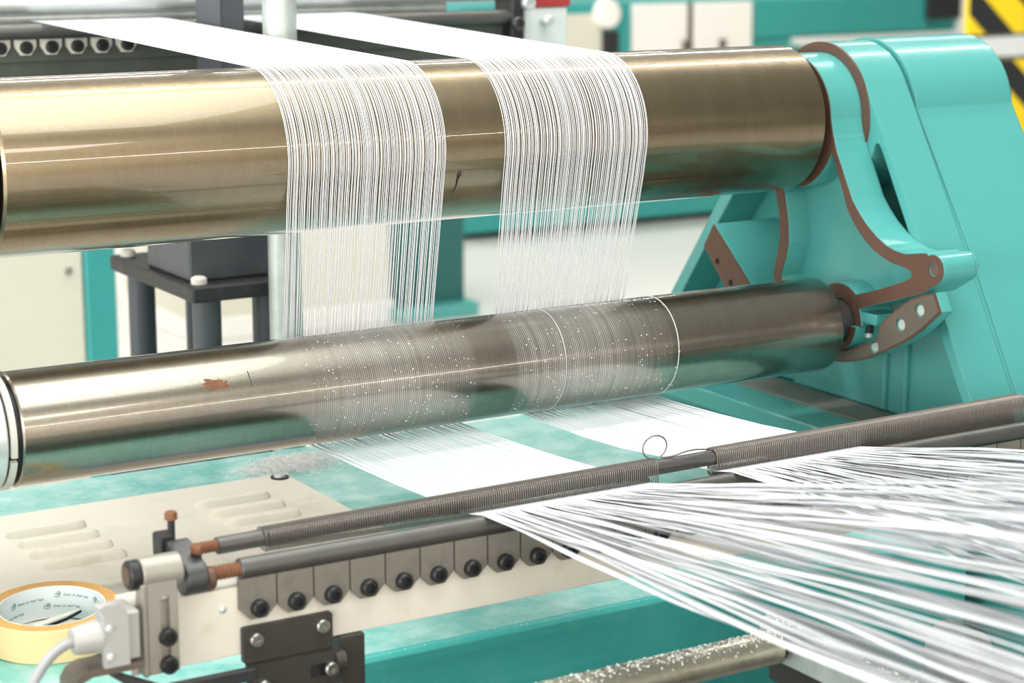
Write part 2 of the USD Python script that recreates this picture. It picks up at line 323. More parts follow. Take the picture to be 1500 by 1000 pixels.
lo = thing('press_roller', 'smaller grey steel roller below, with fine white yarn traces', 'roller', (1.2, BY, BZ))
B0 = lambda x: (x, BY, BZ)
obj('shell', lathe(B0(0.645), X1, [(0, 0.03), (0, BR - 0.002), (0.002, BR), (1.118, BR), (1.122, BR - 0.003), (1.122, 0.03)], 144), 'roller_chrome', lo)
obj('end_cap', lathe(B0(0.27), X1, [(0, 0.02), (0.002, 0.03), (0.26, 0.03), (0.262, 0.062), (0.358, 0.062), (0.360, 0.060), (0.360, 0.02)], 96), 'end_cap', lo, label='pale grey end cap')
sr = [(-PI * 0.5 + 0.05, PI * 1.42)]
arc = lambda r, x0, x1, a0, a1: prism(Polygon([(BY + r * math.cos(a), BZ + r * math.sin(a)) for a in np.linspace(a0, a1, 80)] + [(BY + (r - 0.006) * math.cos(a), BZ + (r - 0.006) * math.sin(a)) for a in np.linspace(a1, a0, 80)]), x0, x1)
obj('snap_ring', arc(0.0642, 0.632, 0.6385, -PI + 0.35, PI + 0.26), 'ring_cream', lo, label='split cream ring at the end')
obj('neck', cyl(B0(0.62), B0(0.65), 0.0565, 64), 'bolt_black', lo)
obj('shaft', cyl(B0(1.76), B0(1.84), 0.030, 48), 'dark_steel', lo)
# rust stain as a thin uneven scab
rng = np.random.RandomState(5)
def scab(cx, ca, wx, wa, seed, thr=0.52, nx=70, na=36):
    """thin raised patch on the lower roller with a ragged outline"""
    V, Fc, idx = [], [], {}
    xs = np.linspace(-1, 1, nx); as_ = np.linspace(-1, 1, na)
    gx, ga = np.meshgrid(xs, as_, indexing='ij')
    h = meshkit.fbm(np.stack([gx * 4 + seed, ga * 4, 0 * gx], -1), 4, seed) + 0.30 * (1 - (gx ** 2 + ga ** 2) * 1.4)
    on = h > thr
    for i in range(nx - 1):
        for j in range(na - 1):
            if on[i, j]:
                q = []
                for (a, b) in ((i, j), (i + 1, j), (i + 1, j + 1), (i, j + 1)):
                    if (a, b) not in idx:
                        ang = ca + wa * as_[b]; r = BR + 0.0003
                        idx[(a, b)] = len(V); V.append((cx + wx * xs[a], BY - r * math.cos(ang), BZ + r * math.sin(ang)))
                    q.append(idx[(a, b)])
                Fc += [[q[0], q[1], q[2]], [q[0], q[2], q[3]]]
    return trimesh.Trimesh(V, Fc, process=False)
obj('rust_stain', scab(0.866, math.radians(32), 0.017, 0.14, 3), 'rust', lo, smooth=True, label='small brown rust stain')
obj('scratch', tube([(0.91, BY - (BR + .0001) * math.cos(a), BZ + (BR + .0001) * math.sin(a)) for a in np.linspace(0.45, 0.75, 8)], 0.0005, 5), 'dark_steel', lo)

# two single threads wound round the lower roller
for x, lab in ((1.494, 'single white thread looped round the grey roller, right of the yarn traces'), (1.325, 'single white thread looped round the grey roller within the right yarn traces')):
    a = np.linspace(0, 2 * PI, 97)
    tag(obj('stray_thread', tube(np.stack([x + 0.002 * np.sin(a), BY + (BR + 0.0005) * np.cos(a), BZ + (BR + 0.0005) * np.sin(a)], 1), 0.00055 if x > 1.4 else 0.00035, 6), 'yarn_white'), lab, 'thread')

# ------------------------------------------------------------------ yarns
GY, GZ, GR = 1.736, 0.7345, 0.0105           # front guide rod
CY, CZ, CR = 1.775, 0.7485, 0.0085           # comb rod
KY, KZ, KR = 2.990, 1.176, 0.012             # back guide rod
def tangents(c0, r0, c1, r1, s0, s1):
    """points where a line leaves circle 0 and meets circle 1 in the YZ plane; s = +1/-1 side of the travel direction"""
    c0, c1 = np.array(c0), np.array(c1); d = c1 - c0; L = np.linalg.norm(d); d = d / L; n = np.array([-d[1], d[0]])
    k = (s0 * r0 - s1 * r1) / L; k2 = math.sqrt(max(0, 1 - k * k))
    nn = n * k2 + d * k
    return c0 + nn * s0 * r0, c1 + nn * s1 * r1
e = 0.0004
# travel: back guide rod (over) -> upper roller (over, front) -> lower roller (behind, under) -> comb -> guide rod (over) -> fan
p1, p2 = tangents((KY, KZ), KR + e, (AY, AZ), AR + e, -1, -1)
p3, p4 = tangents((AY, AZ), AR + e, (BY, BZ), BR + e, 1, -1)
if p3[0] > AY: p3, p4 = tangents((AY, AZ), AR + e, (BY, BZ), BR + e, -1, 1)
if p2[1] < AZ: p1, p2 = tangents((KY, KZ), KR + e, (AY, AZ), AR + e, 1, 1)
p5, p6 = tangents((BY, BZ), BR + e, (CY, CZ - 0.0105), 0.0001, 1, 1)
if p5[1] > BZ: p5, p6 = tangents((BY, BZ), BR + e, (CY, CZ - 0.0105), 0.0001, -1, -1)
def arc_pts(c, r, a, b, n, cw):
    t0 = math.atan2(a[1] - c[1], a[0] - c[0]); t1 = math.atan2(b[1] - c[1], b[0] - c[0])
    if cw and t1 > t0: t1 -= 2 * PI
    if not cw and t1 < t0: t1 += 2 * PI
    t = np.linspace(t0, t1, n); return np.stack([c[0] + r * np.cos(t), c[1] + r * np.sin(t)], 1), np.stack([np.cos(t), np.sin(t)], 1)
def lin(a, b, n): t = np.linspace(0, 1, n)[1:-1, None]; return np.array(a) * (1 - t) + np.array(b) * t
segA, nA = arc_pts((AY, AZ), AR + e, p2, p3, 26, False)
segB, nB = arc_pts((BY, BZ), BR + e, p4, p5, 18, True)
up2 = np.array([0.0, 1.0])
top = np.array([GY, GZ + GR + e])
def yz_path(slope, n_fan=34):
    P, N, S = [], [], []        # points, tape normals, station parameter 0 back .. 5 end
    def add(pts, nor, s0, s1):
        k = len(pts)
        for i, p in enumerate(pts):
            P.append(p); N.append(nor[i] if np.ndim(nor) == 2 else nor); S.append(s0 + (s1 - s0) * (i / max(1, k - 1)))
    add(np.array([[3.30, KZ + KR + e]]), up2, 0, 0)
    add(np.vstack([[p1], lin(p1, p2, 6)]), up2, 0, 0.9)
    add(segA, nA, 1, 1.1)
    m = lin(p3, p4, 8); d = p4 - p3; nf = np.array([d[1], -d[0]]) / np.linalg.norm(d); nf = nf if nf[0] < 0 else -nf
    add(m, nf, 1.15, 1.95)
    add(segB, nB, 2, 2.1)
    add(lin(p5, p6, 6), up2, 2.2, 2.9)
    add(np.array([p6]), up2, 3, 3)
    add(np.array([top + [0.004, -0.0006], top]), up2, 3.05, 3.1)
    t = np.linspace(0, 1, n_fan)[1:]
    end = 1.75
    ys = top[0] - end * t * 0.52; zs = top[1] + slope * (top[0] - ys) - 0.02 * t * t
    add(np.stack([ys, zs], 1), up2, 3.15, 5)
    return np.array(P), np.array(N), np.array(S)
SEG_N = [0]
def ribbon(X, P, N, w, twist, thick=0.00045):
    C3 = np.stack([X, P[:, 0], P[:, 1]], 1); T = np.gradient(C3, axis=0); T /= np.linalg.norm(T, axis=1)[:, None]
    N3 = np.stack([0 * X, N[:, 0], N[:, 1]], 1); N3 -= T * np.sum(T * N3, 1)[:, None]; N3 /= np.linalg.norm(N3, axis=1)[:, None]
    W3 = np.cross(T, N3); c, s = np.cos(twist)[:, None], np.sin(twist)[:, None]
    W3, N3 = W3 * c + N3 * s, N3 * c - W3 * s
    w = np.asarray(w)[:, None]
    ring = [C3 - W3 * w / 2, C3 + N3 * thick, C3 + W3 * w / 2, C3 - N3 * thick]
    k = len(X); V = np.stack(ring, 1).reshape(-1, 3)
    i, j = np.meshgrid(np.arange(k - 1), np.arange(4), indexing='ij'); i, j = i.ravel(), j.ravel(); q = (j + 1) % 4
    Fc = np.vstack([np.stack([i * 4 + j, (i + 1) * 4 + q, i * 4 + q], 1), np.stack([i * 4 + j, (i + 1) * 4 + j, (i + 1) * 4 + q], 1)])
    return trimesh.Trimesh(V, Fc, process=False)
STN = [0, 1, 2, 2.6, 3, 5]
SHEETS = [dict(n=100, rise=0.205, l=[0.997, 0.996, 1.003, 1.008, 1.018, 1.03], r=[1.202, 1.205, 1.205, 1.222, 1.245, 1.33], lab='thin white plastic tape yarn in the left sheet passing over both rollers', grp='yarns of the left sheet', seed=11),
          dict(n=100, rise=0.155, l=[1.300, 1.286, 1.292, 1.30, 1.337, 1.36], r=[1.530, 1.501, 1.490, 1.512, 1.545, 1.60], lab='thin white plastic tape yarn in the right sheet passing over both rollers', grp='yarns of the right sheet', seed=23)]
for sh in SHEETS:
    rg = np.random.RandomState(sh['seed']); n = sh['n']
    jit = rg.uniform(-0.42, 0.42, n) / n
    for k in range(n):
        u = (k + 0.5) / n
        ub = np.clip(u + jit[k], 0.002, 0.998)
        P, N, S = yz_path(0.035 + sh['rise'] * u + rg.normal(0, 0.034) * (0.25 + 3.0 * u * (1 - u)))
        us = np.array([np.clip(u + rg.normal(0, 0.004), 0, 1), ub, np.clip(ub + rg.normal(0, 0.004), 0, 1), np.clip(u + 0.5 * jit[k], 0, 1), u, u + rg.normal(0, 0.05)])
        xs = np.array(sh['l']) * (1 - us) + np.array(sh['r']) * us
        X = np.interp(S, STN, xs)
        fan = np.clip((S - 3.12) * 3, 0, 1); dist = (top[0] - P[:, 0]); ph = rg.uniform(0, 2 * PI, 4)
        X = X + fan * (0.0022 * np.sin(dist * rg.uniform(6, 12) + ph[0]) + 0.0006 * np.sin(dist * 29 + ph[1]))
        P[:, 1] += fan * (0.003 * np.sin(dist * rg.uniform(6, 12) + ph[2]) + 0.0005 * np.sin(dist * 31 + ph[3]))
        w = np.interp(S, [0, 0.9, 1, 1.1, 1.5, 2, 2.2, 3, 3.4, 5], [1.6, 1.6, 1.2, 1.2, 1.18, 1.25, 1.45, 1.6, 5.4, 6.8]) * 1e-3 * rg.uniform(0.85, 1.15)
        tw = np.interp(S, [0, 3.1, 3.4, 5], [0, 0, rg.normal(0, 0.2), rg.normal(0, 0.3)])
        tag(obj('yarn', ribbon(X, P, N, w, tw), 'yarn_white', smooth=50), sh['lab'], 'yarn', sh['grp'])

# ------------------------------------------------------------------ comb and guide rod
comb = thing('comb_rod', 'dark comb rod wound with fine wire teeth that space the yarns', 'comb', (1.3, CY, CZ))
Cc = lambda x: (x, CY, CZ)
ctilt = lambda m: m.apply_transform(trimesh.transformations.rotation_matrix(-0.0088, (0, 1, 0), (0.80, CY, CZ)))   # the rod rises a little to the right
obj('rod', ctilt(cyl(Cc(0.742), Cc(2.0), CR, 40, 0.001)), 'comb_steel', comb)
def thread_rod(x0, x1, y, z, r, n=9):
    prof = []; L = x1 - x0
    for i in range(n): prof += [(L * i / n, r * 0.84), (L * (i + 0.5) / n, r)]
    prof += [(L, r * 0.84)]
    return lathe((x0, y, z), X1, prof, 24)
obj('threaded_end', thread_rod(0.702, 0.744, CY, CZ, 0.0062, 11), 'rust', comb, label='rusty threaded end')
def coil(x0, x1, pitch, zb0, zb1, wr=0.00085):
    turns = int((x1 - x0) / pitch); pts = []
    hw = CR + 0.0012
    for t in range(turns):
        for k in range(14):
            f = t + k / 14; x = x0 + f * pitch; a = 2 * PI * k / 14
            zb = zb0 + (zb1 - zb0) * f / turns
            zt = CR + 0.0012; zm = (zt - zb) / 2; cz = (zt + zb) / 2
            sx, sz = math.cos(a), math.sin(a)
            pts.append((x, CY + hw * np.sign(sx) * abs(sx) ** 0.3, CZ + cz + zm * np.sign(sz) * abs(sz) ** 0.6))
    return tube(pts, wr, 4)
obj('wire_coil', ctilt(coil(0.79, 1.262, 0.0027, -0.0125, -0.0195, 0.00075)), 'wire_steel', comb, smooth=60, label='fine wire teeth over the left yarn sheet')
obj('wire_coil', ctilt(coil(1.338, 1.812, 0.0027, -0.022, -0.028, 0.00105)), 'wire_steel', comb, smooth=60, label='longer wire teeth over the right yarn sheet')
a = np.linspace(-1.0, 2 * PI - 1.4, 40); a0 = np.linspace(0, 1, 12)[:-1]
loop = [(1.338 - 0.055 * t, CY - 0.003, CZ + CR + 0.001 + 0.004 * math.sin(t * 3)) for t in a0] + [(1.262 + 0.016 * math.cos(q), CY + 0.002, CZ + CR + 0.014 + 0.013 * math.sin(q)) for q in a]
obj('wire_loop', ctilt(tube(smoothline(loop, 110), 0.0008, 6)), 'wire_steel', comb, label='loose wire end curled in a loop')

gd = thing('guide_rod', 'plain dark grey guide rod in front of the comb rod', 'rod', (1.3, GY, GZ))
obj('rod', cyl((0.748, GY, GZ), (1.93, GY, GZ), GR, 40, 0.001), 'rod_steel', gd)
obj('threaded_end', thread_rod(0.70, 0.75, GY, GZ, 0.0072, 13), 'rust', gd, label='rusty threaded end')

cl = thing('rod_clamp', 'dark cast clamp joining the two rods at their left ends', 'clamp', (0.70, 1.75, 0.73))
body = trimesh.convex.convex_hull(np.vstack([cyl((0.689, GY, GZ), (0.712, GY, GZ), 0.0165, 28, 0.002).vertices, cyl((0.689, 1.768, 0.752), (0.712, 1.768, 0.752), 0.011, 24, 0.002).vertices]))
obj('body', body, 'dark_steel', cl)
obj('ear', box(0.683, 0.700, 1.772, 1.792, 0.738, 0.768, 0.002), 'bolt_black', cl)
b1 = obj('clamp_screw', cyl((0.697, 1.776, 0.765), (0.697, 1.776, 0.783), 0.0036, 16), 'bolt_black', cl)
obj('head', hexbolt((0.697, 1.776, 0.782), (0, 0, 1), 0.0062, 0.0075, 18, False), 'rust', b1, label='rusty screw head')
b2 = obj('clamp_screw', cyl((0.7085, 1.741, 0.744), (0.7085, 1.741, 0.757), 0.004, 16), 'bolt_black', cl)
obj('head', hexbolt((0.7085, 1.741, 0.756), (0, 0, 1), 0.0066, 0.0075, 6, False), 'rust', b2, smooth=False, label='rusty hexagon nut')
obj('collar', cyl((0.712, GY, GZ - 0.004), (0.722, GY, GZ - 0.004), 0.0115, 28, 0.002), 'machined_brown', cl)

sl = thing('slotted_bracket', 'grey slotted bracket bolted upright at the left end of the cream bar', 'bracket', (0.662, 1.725, 0.65))
armp = rc4(0.6475, 0.677, 0.6535, 0.742).difference(unary_union([Point(0.6645, z).buffer(0.0048) for z in np.linspace(0.668, 0.724, 12)]))
obj('arm', prismY(armp, 1.7155, 1.7225), 'bracket_alloy', sl)
obj('side_flange', box(0.642, 0.6475, 1.7155, 1.732, 0.652, 0.742, 0.001), 'bracket_alloy', sl)
obj('boss', cyl((0.6455, 1.731, 0.7485), (0.685, 1.731, 0.7485), 0.0155, 40, 0.001), 'bracket_alloy', sl)
cp = obj('boss_cap', cyl((0.6335, 1.731, 0.7485), (0.6455, 1.731, 0.7485), 0.0142, 36, 0.002), 'bolt_black', sl, label='black round cap')
obj('cap_face', cyl((0.6328, 1.731, 0.7485), (0.634, 1.731, 0.7485), 0.0095, 28), 'machined_brown', cp)
for z in (0.689, 0.6615):
    obj('bolt', hexbolt((0.6655, 1.7155, z), (0, -1, 0), 0.0085, 0.008, 24), 'bolt_black', sl)

# ------------------------------------------------------------------ cream bar with the row of bolted plates
bar = thing('mounting_bar', 'cream painted steel bar standing along the front of the teal base', 'bar', (1.3, 1.75, 0.65))
barp = Polygon([(1.732, 0.650), (1.732, 0.7185), (1.770, 0.7185), (1.770, 0.7145), (1.736, 0.7145), (1.736, 0.650)])
obj('channel', prism(barp, 0.636, 1.875), 'cream_paint', bar)
obj('end_web', prism(Polygon([(1.736, 0.650), (1.736, 0.7145), (1.768, 0.7145)]), 0.636, 0.640), 'cream_paint', bar)
obj('rivet', lathe((0.7285, 1.732, 0.6985), (0, -1, 0), [(0, 0.0042), (0.0012, 0.0035), (0.002, 0.001)], 18), 'end_cap', bar)

NUM = ['first', 'second', 'third', 'fourth', 'fifth', 'sixth', 'seventh', 'eighth', 'ninth', 'tenth']
def plate_poly(x): return Polygon([(x - 0.0188, 0.727), (x + 0.0188, 0.727), (x + 0.0188, 0.6965), (x + 0.0085, 0.6855), (x - 0.0085, 0.6855), (x - 0.0188, 0.6965)])
x0 = 0.763
pl0 = thing('rod_plate', 'first bolted grey plate under the guide rod, leftmost of the row', 'plate', (x0, 1.728, 0.6855), 'bolted plates under the guide rod')
obj('plate', prismY(plate_poly(x0), 1.7255, 1.7325), 'bracket_grey', pl0)
obj('bolt', hexbolt((x0, 1.7255, 0.6965), (0, -1, 0), 0.0086, 0.0085, 24), 'bolt_black', pl0)
for k in range(1, 28):
    if k < 9: lab = '%s bolted grey plate from the left under the guide rod' % NUM[k]
    elif k == 9: lab = 'tenth bolted grey plate from the left, half covered by the yarn edge'
    elif k >= 26: lab = '%s bolted grey plate from the right end of the guide rod' % ('first' if k == 27 else 'second')
    else: lab = 'bolted grey plate under the guide rod, covered by the fanned white yarns'
    dup(pl0, (x0 + 0.0393 * k, 1.728, 0.6855), lab)

# ------------------------------------------------------------------ hinge plate at the front
hg = thing('hinge_plate', 'dark hinge plate with bolts on the front of the cream bar', 'hinge', (0.793, 1.72, 0.60))
obj('upper_leaf', prismY(rc4(0.7485, 0.8385, 0.6445, 0.6755).buffer(0.0025), 1.7245, 1.7315), 'hinge_dark', hg)
obj('lower_leaf', prismY(rc4(0.7505, 0.8405, 0.609, 0.6385).buffer(0.0025).difference(rc4(0.816, 0.834, 0.6195, 0.627).buffer(0.003)), 1.718, 1.7245), 'hinge_dark', hg)
obj('backing', box(0.749, 0.842, 1.7245, 1.729, 0.600, 0.641), 'black_plate', hg)
for x, z, y in ((0.7585, 0.6655, 1.7245), (0.829, 0.6665, 1.7245), (0.7625, 0.619, 1.718), (0.8345, 0.6235, 1.718)):
    obj('bolt', hexbolt((x, y, z), (0, -1, 0), 0.0072, 0.0062, 24), 'bolt_zinc', hg)
obj('pin', lathe((0.840, 1.722, 0.629), (1, 0, 0), [(0, 0.010), (0.010, 0.0105), (0.0125, 0.008), (0.0135, 0.003)], 28), 'hinge_dark', hg)
pk = thing('support_post', 'short dark steel post under the cream bar beside the hinge plate', 'post', (0.862, 1.735, 0))
obj('post', box(0.8495, 0.878, 1.727, 1.752, 0.10, 0.6495, 0.002), 'hinge_dark', pk)
obj('foot', box(0.83, 0.90, 1.70, 1.78, 0.0, 0.10, 0.002), 'hinge_dark', pk)
obj('brace', box(0.8495, 0.878, 1.752, 1.823, 0.40, 0.44, 0.002), 'hinge_dark', pk)
tag(obj('flat_strap', box(0.664, 0.752, 1.709, 1.7175, 0.630, 0.6425, 0.001), 'black_plate'), 'thin black flat strap below the cream bar, left of the hinge plate', 'strap')

# ------------------------------------------------------------------ sensor, cable, bracket
sn = thing('sensor_box', 'light grey sensor box with a round plug beside the tape roll', 'sensor', (0.61, 1.72, 0.68))
obj('housing', box(0.606, 0.636, 1.705, 1.745, 0.6765, 0.7235, 0.002), 'alloy_grey', sn)
cov = Polygon([(0.598, 0.6755), (0.6225, 0.6755), (0.6225, 0.722), (0.619, 0.730), (0.612, 0.7345), (0.600, 0.7355), (0.595, 0.733), (0.599, 0.727), (0.598, 0.715)])
obj('cover', prismY(cov, 1.698, 1.7055), 'alloy_grey', sn)
for z in (0.7135, 0.6865): obj('screw', lathe((0.6035, 1.698, z), (0, -1, 0), [(0, 0.0036), (0.002, 0.0034), (0.003, 0.0022)], 18), 'end_cap', sn)
obj('plug', lathe((0.599, 1.712, 0.7035), (-1, 0.0, -0.05), [(0, 0.0150), (0.004, 0.0152), (0.024, 0.0128), (0.026, 0.0118), (0.0265, 0.005)], 36), 'alloy_grey', sn)
cab = smoothline([(0.5745, 1.712, 0.702), (0.562, 1.709, 0.700), (0.545, 1.702, 0.692), (0.530, 1.694, 0.678), (0.517, 1.686, 0.659), (0.507, 1.677, 0.640), (0.497, 1.668, 0.61), (0.488, 1.655, 0.55)], 50)
obj('cable', tube(cab, 0.0048, 14), 'cable_grey', sn, label='grey cable bending down to the left')
sb = thing('sensor_bracket', 'brown grey bent bracket under the sensor box', 'bracket', (0.59, 1.71, 0.61))
path = [(0.571, 0.60), (0.571, 0.660), (0.576, 0.668), (0.586, 0.672), (0.637, 0.672)]
obj('strap', prismY(LineString(path).buffer(0.0032, cap_style=2), 1.700, 1.738), 'cast_grey', sb)
obj('brace', prismY(Polygon([(0.602, 0.668), (0.611, 0.668), (0.668, 0.640), (0.668, 0.628), (0.652, 0.628)]), 1.702, 1.709), 'black_plate', sb)
obj('leg', box(0.566, 0.575, 1.700, 1.738, 0.30, 0.601, 0.001), 'cast_grey', sb)
obj('foot', box(0.54, 0.62, 1.66, 1.78, 0.0, 0.30, 0.002), 'cast_grey', sb)

hose = smoothline([(0.760, 2.090, 0.5918), (0.79, 2.092, 0.5918), (0.83, 2.090, 0.5918), (0.90, 2.094, 0.5918), (0.99, 2.090, 0.5918), (1.1, 2.091, 0.5918)], 60)
tag(obj('blue_hose', tube(hose, 0.0057, 12), 'blue_hose'), 'thin blue hose lying on the base behind the cream bar', 'hose')

# ------------------------------------------------------------------ roll of masking tape and what lies in it
TX, TY, TZ = 0.664, 2.046, 0.5802
tp = thing('masking_tape_roll', 'roll of yellow masking tape lying flat on the teal base', 'tape roll', (TX, TY, TZ))
RO, RI, TH = 0.0715, 0.0570, 0.0375
def tilt(m):
    """the roll leans on the panel edge: its far side is raised a little"""
    m = m.copy(); m.apply_transform(trimesh.transformations.rotation_matrix(math.radians(3.2), R, (TX - 0.037, TY - 0.061, TZ))); return m
obj('tape', tilt(ringtube((TX, TY, TZ), (0, 0, 1), 0.0, TH, RI, RO, 96, 0.0012)), 'tape_face', tp)
obj('side_face', tilt(ringtube((TX, TY, TZ), (0, 0, 1), TH - 0.0002, TH + 0.0004, RI, RO - 0.0012, 96, 0.0001)), 'tape_side', tp, label='orange brown flat side of the roll')
core = obj('core', tilt(ringtube((TX, TY, TZ), (0, 0, 1), 0.0005, TH + 0.0003, RI - 0.0014, RI + 0.0001, 96, 0.0002)), 'paper_white', tp, label='white printed paper core')
def wrap(mesh, ang, z, shear=0.25):
    """lays lettering on the inside of the core, reading left to right seen from the middle"""
    v = mesh.vertices.copy(); x = v[:, 0] + shear * v[:, 1]; r = RI - 0.0014 - 0.0002 - 0 * v[:, 2]
    a = ang - x / RI
    r = np.where(v[:, 2] > 1e-6, r - 0.00025, r)
    return trimesh.Trimesh(np.stack([TX + r * np.cos(a), TY + r * np.sin(a), TZ + z + v[:, 1]], 1), mesh.faces[:, ::-1], process=False)
def logo(s):
    from shapely import affinity
    def ln(g, w): return g.buffer(w)
    w = s * 0.035; parts = []
    bx = Polygon([(0, 0), (.5, -.12), (.5, .5), (0, .62)]); by = Polygon([(.5, -.12), (.95, .05), (.95, .62), (.5, .5)])
    for g in (bx, by): parts.append(affinity.scale(g, s, s, origin=(0, 0)).exterior.buffer(w))
    parts += [affinity.scale(Point(.75, .62).buffer(.36), s, s, origin=(0, 0)).exterior.buffer(w), affinity.scale(Point(.75, .62).buffer(.17), s, s, origin=(0, 0)).exterior.buffer(w)]
    e_ = trimesh.creation.extrude_polygon(unary_union(parts), 0.0001, engine='earcut'); return e_
txt = meshkit.text_mesh('Guan Ju Jiun Tsai', 0.0027, 0.0001)
def lettering(ang, z):
    m_ = txt.copy(); m_.apply_translation([0.0095, 0, 0]); return cat([wrap(logo(0.0062), ang, z - 0.001, 0.0), wrap(m_, ang, z)])
for ang, z in ((math.radians(68), 0.0265), (math.radians(122), 0.0225), (math.radians(80), 0.0135), (math.radians(146), 0.0105), (math.radians(18), 0.0265)):
    obj('lettering', tilt(lettering(ang, z)), 'ink', core, smooth=False)
fl = []
for t in np.linspace(0, 1, 24):
    an = math.radians(215 - 85 * t); rr = RI - 0.004 - 0.030 * math.sin(PI * min(1, t * 0.62)) ** 1.5; fl.append((TX + rr * math.cos(an), TY + rr * math.sin(an), 0.028 * (1 - 0.75 * t ** 2)))
V = []
for (x, y, h) in fl: V += [(x, y, TZ + 0.001), (x, y, TZ + 0.001 + h)]
V = np.array(V); Fc = []
for i in range(len(fl) - 1): Fc += [[2 * i, 2 * i + 2, 2 * i + 3], [2 * i, 2 * i + 3, 2 * i + 1]]
flap = trimesh.Trimesh(V, Fc, process=False); nrm = flap.vertex_normals * 0.0009
V2 = np.vstack([V, V + nrm]); k = len(V); rim = []
for i in range(len(fl) - 1):
    for s in (0, 1): a_, b_ = 2 * i + s, 2 * i + 2 + s; rim += [[a_, b_, b_ + k], [a_, b_ + k, a_ + k]]
flap = trimesh.Trimesh(V2, np.vstack([Fc, np.array(Fc)[:, ::-1] + k, rim]), process=False)
tag(obj('cardboard_flap', flap, 'kraft', smooth=True), 'curled brown cardboard piece inside the tape roll', 'cardboard')
ss = thing('scissors', 'small scissors with a black finger loop lying inside the tape roll', 'scissors', (0.66, 2.06, TZ))
s0, s1 = np.array([0.640, 2.052]), np.array([0.706, 2.071])
dd = (s1 - s0) / np.linalg.norm(s1 - s0); nn = np.array([-dd[1], dd[0]])
def flat(pts, z0, z1): return prismZ(Polygon([tuple(s0 + dd * a_ + nn * b_) for a_, b_ in pts]), TZ + z0, TZ + z1)
obj('blade', tilt(flat([(0.0, -0.006), (0.045, -0.003), (0.068, 0.003), (0.04, 0.005), (0.0, 0.004)], 0.0135, 0.0155)), 'lint_cream', ss, smooth=False)
obj('blade_edge', tilt(flat([(-0.002, -0.0075), (0.046, -0.0045), (0.070, 0.003), (0.04, 0.0065), (-0.002, 0.0055)], 0.0105, 0.0134)), 'bolt_black', ss, smooth=False)
a = np.linspace(0, 2 * PI, 41)[:-1]
lp = [np.r_[s0 + dd * (-0.006 + 0.011 * math.cos(q)) + nn * (0.0045 * math.sin(q)), TZ + 0.0145] for q in a] 
obj('finger_loop', tilt(tube(lp + [lp[0]], 0.0018, 8)), 'bolt_black', ss)

# ------------------------------------------------------------------ teal roller frame at the right
fr = thing('roller_stand', 'tall teal painted cast frame holding the rollers at right', 'machine frame', (1.98, 2.3, 0.65))
A = (AY, AZ)
front = [(2.131, 1.105), (2.112, 1.065), (2.024, 0.914), (1.970, 0.811), (1.919, 0.724), (1.878, 0.653)]
back = [(2.670, 0.653), (2.587, 0.762), (2.502, 0.877), (2.335, 1.100)]
from shapely.geometry import MultiPoint
flanks = front[2:] + back[:3]
hull_of = lambda r, pts: unary_union([disc(AY, AZ, r)] + [Polygon(pts)]).convex_hull
outline = hull_of(0.102, flanks)
inner = Polygon([(2.140, 1.075), (2.107, 1.030), (2.041, 0.914), (1.988, 0.811), (1.937, 0.724), (1.890, 0.640), (2.652, 0.640), (2.570, 0.755), (2.487, 0.868), (2.33, 1.075)])
window = inner.difference(disc(AY, AZ, 0.118)).buffer(-0.006).buffer(0.006)
obj('frame_plate', prism(outline.difference(window), 1.867, 1.941), 'teal_paint', fr)
cut = Polygon([(2.358, 0.652), (2.421, 0.652), (2.421, 0.672), (2.358, 0.688)])
obj('web', prism(inner.difference(cut).intersection(rc4(1.5, 3.0, 0.653, 1.3)), 1.930, 1.945), 'teal_paint', fr)
neckp = hull_of(0.092, [(y + 0.0012, z) for y, z in front[2:]] + back[:3])
obj('neck', prism(neckp, 1.941, 1.948), 'teal_paint', fr)
bodyp = unary_union([hull_of(0.095, flanks), disc(AY, AZ, 0.1055)])
obj('housing', prism(bodyp, 1.948, 2.128), 'teal_paint', fr)
obj('hub_ring', prism(disc(AY, AZ, 0.1022).difference(disc(AY, AZ, 0.0885)), 1.8635, 1.8675), 'machined_brown', fr, label='bare brown machined ring')
for yy in (2.154, 2.110): obj('web_rib', cyl((1.929, yy, 0.655), (1.929, yy + 0.0, 0.80), 0.006, 20), 'teal_paint', fr)

ar = thing('cast_bracket', 'teal cast arm plate with bare brown rim between the two rollers', 'machine arm', (1.84, 2.1, 0.8))
outer = [(2.1495, 1.075), (2.1435, 1.052), (2.1345, 1.030), (2.1190, 1.003), (2.101, 0.971), (2.086, 0.955), (2.070, 0.941), (2.050, 0.928), (2.029, 0.918), (2.010, 0.9135), (1.992, 0.912), (1.970, 0.916), (1.951, 0.919)]
low_out = [(1.930, 0.8805), (1.955, 0.865), (1.995, 0.852), (2.105, 0.816)]
left_o = [(2.24, 0.79), (2.265, 0.842), (2.256, 0.876), (2.252, 0.901), (2.255, 0.934), (2.264, 0.963), (2.30, 1.02)]
pock = [(2.1475, 1.035), (2.138, 1.018), (2.130, 0.999), (2.119, 0.978), (2.110, 0.958), (2.098, 0.942), (2.083, 0.928), (2.069, 0.917), (2.053, 0.908), (2.035, 0.901), (2.017, 0.896), (1.991, 0.8935), (1.980, 0.891), (1.977, 0.884), (1.990, 0.877), (2.037, 0.859), (2.098, 0.8395), (2.18, 0.825), (2.24, 0.825), (2.247, 0.844), (2.237, 0.870), (2.232, 0.894), (2.234, 0.923), (2.244, 0.963), (2.26, 1.0)]
ra = np.radians(np.linspace(196, 249, 20)); hubrib = LineString([(AY + 0.089 * math.cos(q), AZ + 0.089 * math.sin(q)) for q in ra]).buffer(0.0105)
lug = disc(1.9385, 0.899, 0.0195)
lowhub = disc(BY, BZ, 0.0445)
